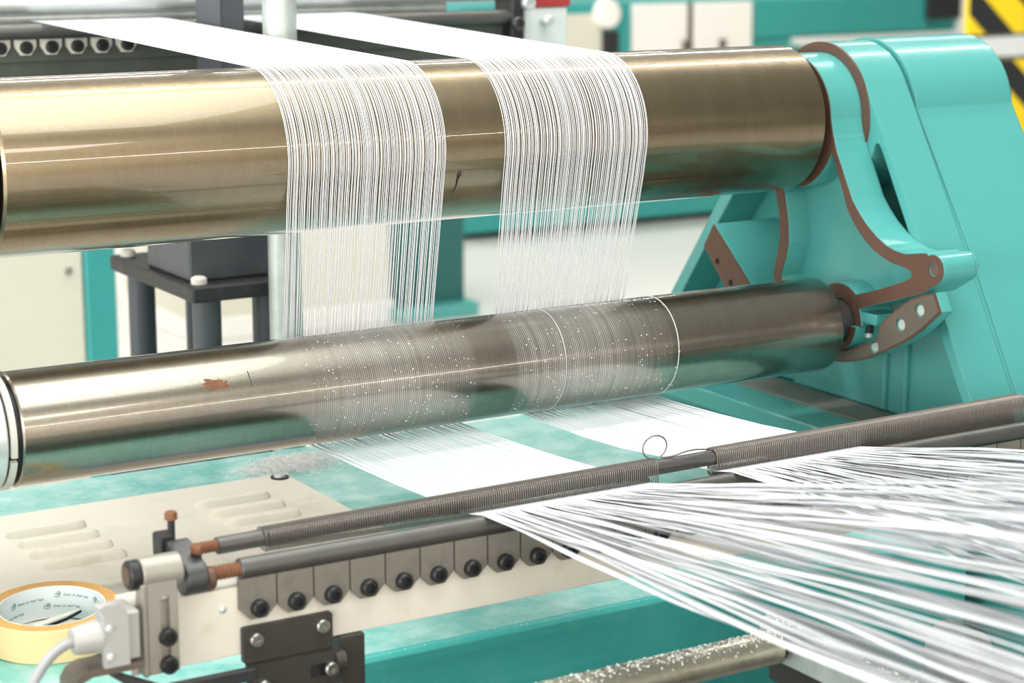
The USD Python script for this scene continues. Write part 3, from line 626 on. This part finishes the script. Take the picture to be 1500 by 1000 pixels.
solid = unary_union([Polygon(outer + low_out + left_o).buffer(0), lug, disc(AY, AZ, 0.0878), hubrib, lowhub]).buffer(-0.003).buffer(0.003)
pocket = Polygon(pock).buffer(0).difference(disc(AY, AZ, 0.0882)).difference(hubrib.buffer(0.0005)).difference(disc(BY, BZ, 0.052)).buffer(-0.003).buffer(0.003)
solid = solid.difference(rc4(2.055, 2.165, 0.70, 0.801)); solid = max(getattr(solid, 'geoms', [solid]), key=lambda g: g.area)
hole = disc(1.937, 0.8995, 0.0085)
rim = solid.difference(pocket).difference(hole).difference(disc(BY, BZ, 0.031))
obj('rim', prism(rim, 1.811, 1.8668), 'teal_paint', ar)
obj('web', prism(solid.buffer(-0.002).difference(disc(BY, BZ, 0.031)), 1.848, 1.860), 'teal_paint', ar)
obj('machined_edge', prism(rim.buffer(-0.0006), 1.8095, 1.8112), 'machined_brown', ar, label='bare brown machined edge face')
bs = obj('lug_boss', lathe((1.866, 1.9385, 0.899), X1, [(0, 0.0195), (0.004, 0.0195), (0.007, 0.017), (0.0075, 0.005)], 48), 'teal_paint', ar)
obj('lug_pin', cyl((1.8115, 1.937, 0.8995), (1.85, 1.937, 0.8995), 0.0083, 32), 'cast_grey', ar)

jw = thing('clamp_jaw', 'curved grey brown jaw plate with three holes under the lower roller bearing', 'clamp', (1.82, 2.02, 0.75))
jaw = Polygon([(1.924, 0.872), (1.911, 0.848), (1.944, 0.819), (1.966, 0.804), (1.987, 0.792), (2.010, 0.780), (2.031, 0.770), (2.053, 0.761), (2.073, 0.754), (2.095, 0.749), (2.118, 0.746), (2.128, 0.752), (2.118, 0.760), (2.095, 0.765), (2.072, 0.774), (2.050, 0.783), (2.035, 0.789), (2.028, 0.797), (2.024, 0.814), (2.010, 0.826), (1.996, 0.837), (1.968, 0.857), (1.945, 0.866)])
jh = [(1.949, 0.845), (1.984, 0.820), (2.034, 0.7815)]
jp = jaw.difference(unary_union([disc(y, z, 0.0066) for y, z in jh]))
obj('plate', prism(jp.buffer(-0.0025), 1.7995, 1.803), 'cast_grey', jw)
obj('casting', prism(jp, 1.8025, 1.822), 'teal_paint', jw)
obj('edge_face', prism(jaw.difference(jaw.buffer(-0.0025)), 1.8005, 1.8030), 'machined_brown', jw)
for y, z in jh: obj('plug', cyl((1.8025, y, z), (1.83, y, z), 0.0066, 24), 'end_cap', jw, label='pale metal plug in a hole')
br = thing('bearing_cap', 'brown half bearing cap around the lower roller shaft', 'bearing', (1.82, 2.1, 0.77))
capp = disc(BY, BZ, 0.0415).difference(disc(BY, BZ, 0.031)).intersection(rc4(2.0, 2.3, 0.70, 0.8005))
obj('cap', prism(capp, 1.804, 1.86), 'teal_paint', br)
obj('cap_face', prism(capp.buffer(-0.0005), 1.8025, 1.8045), 'machined_brown', br)
obj('bolt', cyl((1.828, 2.078, 0.790), (1.828, 2.078, 0.808), 0.0065, 24), 'bolt_black', br)
obj('bolt_nut', cyl((1.828, 2.078, 0.784), (1.828, 2.078, 0.791), 0.0055, 24), 'end_cap', br)
obj('stop_block', box(1.812, 1.85, 2.046, 2.083, 0.806, 0.821, 0.001), 'teal_paint', br, label='small teal block above the bolt')

bb = thing('swing_block', 'tilted teal block with a brown end face behind the roller arm', 'machine block', (1.87, 2.38, 0.85))
blk = Polygon([(2.408, 0.898), (2.431, 0.862), (2.383, 0.814), (2.325, 0.764), (2.275, 0.770), (2.318, 0.822)])
obj('block', prism(blk, 1.812, 1.930), 'teal_paint', bb)
bh = [(2.3955, 0.8435), (2.362, 0.8165)]
obj('end_face', prism(blk.buffer(-0.0006).difference(unary_union([disc(y, z, 0.005) for y, z in bh])), 1.8095, 1.8125), 'machined_brown', bb, label='brown machined end face')
for y, z in bh: obj('bolt_hole', cyl((1.8115, y, z), (1.8122, y, z), 0.005, 20), 'bolt_black', bb)

ls = thing('roller_stand', 'teal bearing stand carrying the left ends of the rollers, beyond the left edge', 'stand', (0.22, 2.25, 0.58))
lsp = unary_union([disc(AY, AZ, 0.10), Polygon([(1.92, 0.582), (2.64, 0.582), (2.35, 1.07), (2.13, 1.07)])]).convex_hull
obj('plate', prism(lsp, 0.19, 0.268), 'teal_paint', ls)
obj('foot', box(0.15, 0.31, 1.90, 2.645, 0.5805, 0.61, 0.003), 'teal_paint', ls)

rc = thing('end_clamp', 'black clamp on the right end of the comb rod', 'clamp', (1.845, 1.775, 0.74))
obj('body', box(1.838, 1.862, 1.762, 1.79, 0.735, 0.764, 0.002), 'bolt_black', rc)
obj('bridge', box(1.840, 1.860, 1.742, 1.784, 0.7188, 0.736, 0.001), 'bolt_black', rc)
obj('screw', hexbolt((1.842, 1.776, 0.764), (0, 0, 1), 0.0075, 0.009, 20, False), 'bolt_black', rc)

# ------------------------------------------------------------------ front tube rail and brackets at the lower right
rl = thing('tube_rail', 'olive grey steel tube rail in the foreground covered with white flakes', 'rail', (1.1, 1.56, 0.61))
TYc, TZc, TR = 1.558, 0.614, 0.0175
obj('tube', cyl((0.55, TYc, TZc), (1.262, TYc, TZc), TR, 48, 0.002), 'tube_olive', rl)
obj('end_plug', cyl((1.262, TYc, TZc), (1.268, TYc, TZc), 0.014, 32, 0.001), 'bolt_black', rl)
fb = thing('rail_bracket', 'galvanised flat bars and dark block at the end of the foreground tube', 'bracket', (1.3, 1.45, 0.58))
obj('flat_bar', box(1.272, 1.286, 1.18, 1.60, 0.592, 0.632, 0.002), 'galvanised', fb)
obj('flat_bar', box(1.312, 1.330, 1.12, 1.60, 0.575, 0.612, 0.002), 'galvanised', fb)
obj('block', box(1.286, 1.312, 1.30, 1.60, 0.560, 0.590, 0.002), 'hinge_dark', fb)
obj('cross_plate', box(1.21, 1.44, 1.46, 1.50, 0.545, 0.560, 0.002), 'black_plate', fb)
pb = thing('pillow_block', 'grey bearing block seen dimly through the fanned yarns', 'bearing', (1.42, 1.5, 0.56))
obj('base', box(1.36, 1.50, 1.44, 1.50, 0.560, 0.580, 0.003), 'alloy_grey', pb)
obj('housing', prismY(unary_union([Point(1.43, 0.606).buffer(0.026), rc4(1.404, 1.456, 0.578, 0.606)]), 1.448, 1.492), 'galvanised', pb)
obj('bearing', lathe((1.43, 1.448, 0.606), (0, -1, 0), [(0, 0.018), (0.003, 0.017), (0.003, 0.012), (0.001, 0.011)], 36), 'alloy_grey', pb)
for x in (1.372, 1.488): obj('bolt', hexbolt((x, 1.47, 0.580), (0, 0, 1), 0.008, 0.008, 20), 'bolt_zinc', pb)
ub = thing('lower_beam', 'dark steel cross beam with a cream end under the foreground tube', 'beam', (1.15, 1.5, 0.5))
obj('beam', box(0.6, 1.9, 1.44, 1.53, 0.50, 0.545, 0.003), 'black_plate', ub)
obj('end_block', box(1.19, 1.225, 1.43, 1.455, 0.548, 0.575, 0.002), 'cream_paint', ub)
fs = thing('unseen_front_sill', 'unseen dark grey green sill below the foreground yarns, darkens the roller reflections', 'sill', (1.4, 1.2, 0.3))  # out of view; dark colour chosen to darken the rollers' lower reflections
obj('sill', box(0.3, 2.6, 0.9, 1.42, 0.30, 0.50, 0.004), 'deck_green', fs)
obj('foot', box(0.5, 2.4, 1.0, 1.3, 0.0, 0.30), 'deck_green', fs)

# ------------------------------------------------------------------ loose white flakes and fluff (uncountable)
def flakes(name, spots, lab, rg, smin, smax, mat='fluff_white'):
    V, Fc = [], []
    for (p, n) in spots:
        u, v, w = frame_of(n); s = rg.uniform(smin, smax); t = rg.uniform(0, PI); r2 = s * rg.uniform(0.25, 0.7)
        c, q = math.cos(t), math.sin(t); e1, e2 = u * c + v * q, v * c - u * q; b = len(V)
        tip = rg.uniform(0.2, 0.8)
        V += [p - e1 * s, p + e2 * r2, p + e1 * s, p - e2 * r2, p + w * s * tip]
        Fc += [[b, b + 4, b + 1][::-1], [b + 1, b + 4, b + 2][::-1], [b + 2, b + 4, b + 3][::-1], [b + 3, b + 4, b][::-1]]
    tag(obj(name, trimesh.Trimesh(V, Fc, process=False), mat, smooth=False), lab, 'flakes', kind='stuff')
rg = np.random.RandomState(77); S_ = []
for i in range(420):
    x = rg.choice([rg.uniform(0.98, 1.2), rg.uniform(1.255, 1.5)]); a = rg.uniform(-0.9, 1.3) 
    n = np.array([0, -math.cos(a), math.sin(a)]); S_.append((np.array([x, BY, BZ]) + n * BR, n))
flakes('white_specks', S_, 'tiny white specks stuck on the lower roller', rg, 0.0004, 0.0014)
S_ = []
for i in range(900):
    x = rg.uniform(0.56, 1.26); x = x if rg.rand() < 0.35 else 1.262 - abs(rg.normal(0, 0.16)); a = rg.normal(1.5, 0.42)
    if x < 0.56: continue
    n = np.array([0, -math.cos(a), math.sin(a)]); S_.append((np.array([x, TYc, TZc]) + n * TR, n))
for i in range(300):
    S_.append((np.array([rg.choice([rg.uniform(1.272, 1.286), rg.uniform(1.312, 1.33)]), rg.uniform(1.35, 1.6), 0]), np.array([0, 0, 1.0])))
    S_[-1][0][2] = 0.632 if S_[-1][0][0] < 1.3 else 0.612
flakes('white_flakes', S_, 'white yarn flakes heaped on the foreground tube rail and its brackets', rg, 0.0006, 0.0022)
S_ = []
for i in range(1500):
    r_ = rg.rand()
    if r_ < 0.35: p = (rg.uniform(0.95, 1.6), rg.uniform(1.826, 1.92))
    elif r_ < 0.8: p = (rg.uniform(1.17, 1.6), rg.uniform(1.98, 2.64))
    else: p = (rg.uniform(0.55, 1.2), rg.uniform(2.52, 2.65))
    S_.append((np.array([p[0], p[1], 0.580]), np.array([0, 0, 1.0])))
flakes('dust_flakes', S_, 'fine white dust and yarn flakes scattered on the teal base table', rg, 0.0004, 0.0013)
# soft lint heap at the back of the table: fine tangled fibres
parts = []
for i in range(2600):
    u, v = rg.normal(0, 0.42), rg.normal(0, 0.42); h = 0.006 * max(0.05, 1 - u * u - v * v) * rg.rand()
    c = np.array([1.19 + 0.085 * u + 0.02 * v, 2.565 + 0.055 * v, 0.5805 + h]); t = rg.uniform(0, 2 * PI); L = rg.uniform(0.004, 0.02)
    d = np.array([math.cos(t), math.sin(t), 0]); n_ = np.array([-d[1], d[0], 0.0]); b_ = rg.uniform(-0.5, 0.5)
    q = np.linspace(-1, 1, 5)[:, None]
    parts.append(tube(c + d * L * q / 2 + n_ * L * b_ * (q ** 2) + np.array([0, 0, 0.002]) * np.abs(np.sin(q * 2 + t)), rg.uniform(0.00015, 0.0004), 3))
tag(obj('fibre_lint', cat(parts), 'fluff_white', smooth=True), 'soft pale lint heap on the base behind the panel corner', 'lint', kind='stuff')

# ------------------------------------------------------------------ back guide assembly
kr = thing('back_guide_rod', 'grey guide rod at the back under both yarn sheets', 'rod', (1.3, KY, KZ))
obj('rod', cyl((0.3, KY, KZ), (1.83, KY, KZ), KR, 32, 0.001), 'rod_steel', kr)
kc = thing('back_comb_rod', 'blurred back comb rod with wire teeth along the top edge of the photo', 'comb', (1.3, 3.03, 1.205))
obj('rod', cyl((0.3, 3.035, 1.214), (1.83, 3.035, 1.214), 0.0135, 32, 0.001), 'end_cap', kc)
obj('lower_rod', cyl((0.3, 3.055, 1.192), (1.72, 3.055, 1.192), 0.011, 32, 0.001), 'galvanised', kc)
CYs, CZs, CRs = CY, CZ, CR
CY, CZ, CR = 3.06, 1.236, 0.012
obj('wire_coil', coil(0.5, 1.75, 0.0052, -0.016, -0.016, 0.0014), 'wire_steel', kc, smooth=60)
CY, CZ, CR = CYs, CZs, CRs
bbm = thing('back_beam', 'dark grey green beam behind the upper roller below the back guide rod', 'beam', (1.1, 3.05, 1.0))
obj('beam', box(0.2, 1.83, 3.012, 3.09, 1.00, 1.150, 0.003), 'deck_green', bbm)
obj('ledge', box(0.2, 1.83, 3.012, 3.30, 0.985, 1.00), 'deck_green', bbm)
obj('top_strip', box(0.2, 1.83, 3.006, 3.012, 1.130, 1.166), 'deck_green', bbm)
kp0 = thing('back_rod_plate', 'bolted plate under the back guide rod, leftmost of those in view', 'plate', (0.9355, 3.0, 1.14), 'bolted plates under the back guide rod')
obj('plate', prismY(Polygon([(0.9195, 1.170), (0.9515, 1.170), (0.9515, 1.152), (0.943, 1.140), (0.928, 1.140), (0.9195, 1.152)]), 2.999, 3.006), 'lint_cream', kp0)
obj('bolt', hexbolt((0.9355, 2.999, 1.1515), (0, -1, 0), 0.0095, 0.009, 20), 'bolt_black', kp0)
for k in range(1, 6): dup(kp0, (0.9355 + 0.0395 * k, 3.0, 1.14), '%s bolted plate from the left under the back guide rod' % NUM[k])
bp = thing('end_plate', 'pale grey end plate with red top and knob behind the yarn sheets', 'plate', (1.89, 3.0, 1.08))
obj('plate', box(1.842, 1.930, 2.995, 3.02, 1.02, 1.190, 0.003), 'light_grey', bp)
obj('red_cover', box(1.862, 1.934, 2.990, 3.03, 1.190, 1.26, 0.003), 'red_paint', bp, label='red cover')
obj('knob', lathe((1.879, 2.995, 1.168), (0, -1, 0), [(0, 0.0055), (0.012, 0.0055), (0.013, 0.0095), (0.022, 0.0095), (0.025, 0.006)], 28), 'end_cap', bp)
bc = thing('back_rod_clamp', 'dark clamp with round screws holding the back rods by the end plate', 'clamp', (1.82, 3.0, 1.12))
obj('body', box(1.806, 1.832, 2.975, 3.035, 1.120, 1.215, 0.004), 'bolt_black', bc)
obj('arm', cyl((1.819, 2.99, 1.07), (1.819, 2.99, 1.13), 0.008, 20), 'cast_grey', bc)
obj('screw', hexbolt((1.835, 2.974, 1.198), (0, -1, 0), 0.012, 0.012, 20), 'end_cap', bc)
obj('screw', hexbolt((1.815, 2.974, 1.165), (0, -1, 0), 0.012, 0.010, 20), 'dark_steel', bc)

# ------------------------------------------------------------------ pillar, post and lift behind the upper roller
pr = thing('charcoal_pillar', 'dark blue grey square pillar rising between the two yarn sheets', 'pillar', (1.245, 2.9, 0.8))
obj('column', box(1.2225, 1.262, 2.848, 2.942, 0.93, 1.62, 0.002), 'charcoal', pr)
obj('edge_strip', box(1.2215, 1.2235, 2.846, 2.851, 0.93, 1.62), 'charcoal', pr)
po = thing('galvanised_post', 'round galvanised steel post between the two yarn sheets', 'post', (1.25, 2.68, 0.0))
obj('post', cyl((1.2505, 2.700, 0.0), (1.2505, 2.700, 1.62), 0.0245, 48), 'galvanised', po)
obj('foot_plate', box(1.20, 1.30, 2.65, 2.75, 0.0, 0.012), 'galvanised', po)
ac = thing('lift_stand', 'black lifting stand with a square plate on thick rods behind the rollers', 'stand', (1.2, 2.95, 0.5))
obj('top_plate', box(1.128, 1.30, 2.757, 3.10, 0.788, 0.812, 0.003), 'black_plate', ac)
obj('block', box(1.142, 1.29, 2.80, 2.97, 0.812, 0.935, 0.003), 'charcoal', ac)
for x, y in ((1.165, 2.795), (1.262, 2.795), (1.165, 3.06), (1.262, 3.06)):
    obj('rod', cyl((x, y, 0.50), (x, y, 0.788), 0.0215, 32), 'charcoal', ac)
for x, y in ((1.150, 2.785), (1.275, 2.785), (1.150, 3.075)):
    obj('bolt', lathe((x, y, 0.812), (0, 0, 1), [(0, 0.012), (0.008, 0.012), (0.011, 0.008)], 20), 'lint_cream', ac, label='dusty bolt head')
obj('base', box(1.10, 1.33, 2.74, 3.12, 0.46, 0.50, 0.003), 'black_plate', ac)
obj('pedestal', box(1.13, 1.30, 2.78, 3.08, 0.0, 0.46), 'black_plate', ac)

# ------------------------------------------------------------------ background machines
c1 = thing('beige_cabinet', 'blurred beige machine cabinet with teal edge at the left', 'cabinet', (1.2, 4.6, 0))
obj('panel', box(0.2, 1.538, 4.40, 5.2, 0.0, 1.0, 0.004), 'cabinet_beige', c1)
obj('corner_post', box(1.540, 1.612, 4.39, 5.2, 0.0, 1.0, 0.004), 'teal_far', c1, label='teal corner post')
obj('plinth', box(1.545, 1.75, 4.38, 5.2, 0.0, 0.12, 0.003), 'teal_far', c1)
obj('bolt', lathe((1.503, 4.40, 0.558), (0, -1, 0), [(0, 0.009), (0.005, 0.008), (0.007, 0.004)], 18), 'bolt_zinc', c1)
c2 = thing('beige_machine', 'blurred beige machine with teal corner column seen behind the left yarn sheet', 'cabinet', (3.0, 6.2, 0))
obj('panel', box(2.45, 3.175, 6.02, 6.6, 0.07, 0.40, 0.004), 'cabinet_beige', c2)
obj('column', box(3.18, 3.452, 6.00, 6.6, 0.0, 0.42, 0.004), 'teal_dark', c2, label='teal column')
obj('foot', box(3.16, 3.47, 5.93, 6.6, 0.0, 0.045, 0.003), 'teal_paint', c2)
obj('sill', box(2.45, 3.18, 6.0, 6.6, 0.0, 0.07, 0.003), 'cabinet_white', c2)
c3 = thing('teal_cabinet', 'far blurred teal and cream machine cabinets along the back', 'cabinet', (5.8, 7.6, 0))
obj('body', box(4.20, 6.99, 7.33, 8.4, 0.03, 0.97, 0.004), 'teal_far', c3)
obj('plinth', box(4.25, 6.95, 7.40, 8.3, 0.0, 0.03), 'bolt_black', c3)
obj('upper_panel', box(4.70, 4.885, 7.31, 7.335, 0.60, 0.925, 0.002), 'cabinet_beige', c3)
obj('gauge', lathe((4.90, 7.31, 0.925), (0, -1, 0), [(0, 0.065), (0.03, 0.06), (0.035, 0.05)], 32), 'cabinet_white', c3)
obj('switch_box', box(4.885, 4.962, 7.29, 7.335, 0.62, 0.85, 0.003), 'black_paint', c3)
obj('cream_door', box(5.045, 5.330, 7.305, 7.335, 0.45, 0.96, 0.003), 'cabinet_white', c3)
obj('cream_door', box(5.365, 5.685, 7.305, 7.335, 0.45, 0.96, 0.003), 'cabinet_white', c3)
obj('door_gap', box(5.332, 5.363, 7.315, 7.335, 0.45, 0.96), 'cast_grey', c3)
for x in (5.30, 5.50): obj('handle', box(x, x + 0.03, 7.285, 7.306, 0.74, 0.80, 0.003), 'cast_grey', c3)
obj('teal_door', box(5.70, 6.72, 7.305, 7.335, 0.80, 0.965, 0.003), 'teal_far', c3)
obj('grey_ledge', box(5.92, 6.99, 7.28, 7.335, 0.755, 0.795, 0.003), 'light_grey', c3)
obj('display', box(6.70, 6.905, 7.28, 7.335, 0.855, 0.965, 0.003), 'black_paint', c3)
obj('side_post', box(6.915, 6.985, 7.285, 7.335, 0.10, 0.97, 0.003), 'cabinet_white', c3)
c4 = thing('cream_bench', 'blurred pale bench standing on the floor behind the right yarn sheet', 'bench', (4.4, 9.3, 0))
obj('body', box(3.2, 4.9, 9.0, 9.6, 0.0, 0.6, 0.004), 'cabinet_white', c4)

hz = thing('hazard_barrier', 'yellow and black striped safety barrier at the far right edge', 'barrier', (6.0, 6.05, 0))
def board(z0, z1):
    obj('board', box(5.735, 6.75, 6.0, 6.03, z0, z1, 0.003), 'yellow_paint', hz)
    h = z1 - z0; rect_ = rc4(5.735, 6.75, z0, z1)
    for k in range(6):
        xa = 5.50 + 0.33 * k
        st = Polygon([(xa, z1), (xa + 0.15, z1), (xa + 0.15 + h * 1.2, z0), (xa + h * 1.2, z0)]).intersection(rect_)
        if st.area > 1e-4: obj('black_stripe', prismY(st, 5.996, 6.0005), 'black_paint', hz, smooth=False)
board(0.875, 1.15); board(0.14, 0.77)
obj('grey_rail', box(5.76, 6.75, 5.99, 6.04, 0.785, 0.862, 0.004), 'light_grey', hz)
obj('post', box(5.80, 5.86, 6.03, 6.09, 0.0, 1.1, 0.003), 'cast_grey', hz)
obj('post', box(6.60, 6.66, 6.03, 6.09, 0.0, 1.1, 0.003), 'cast_grey', hz)
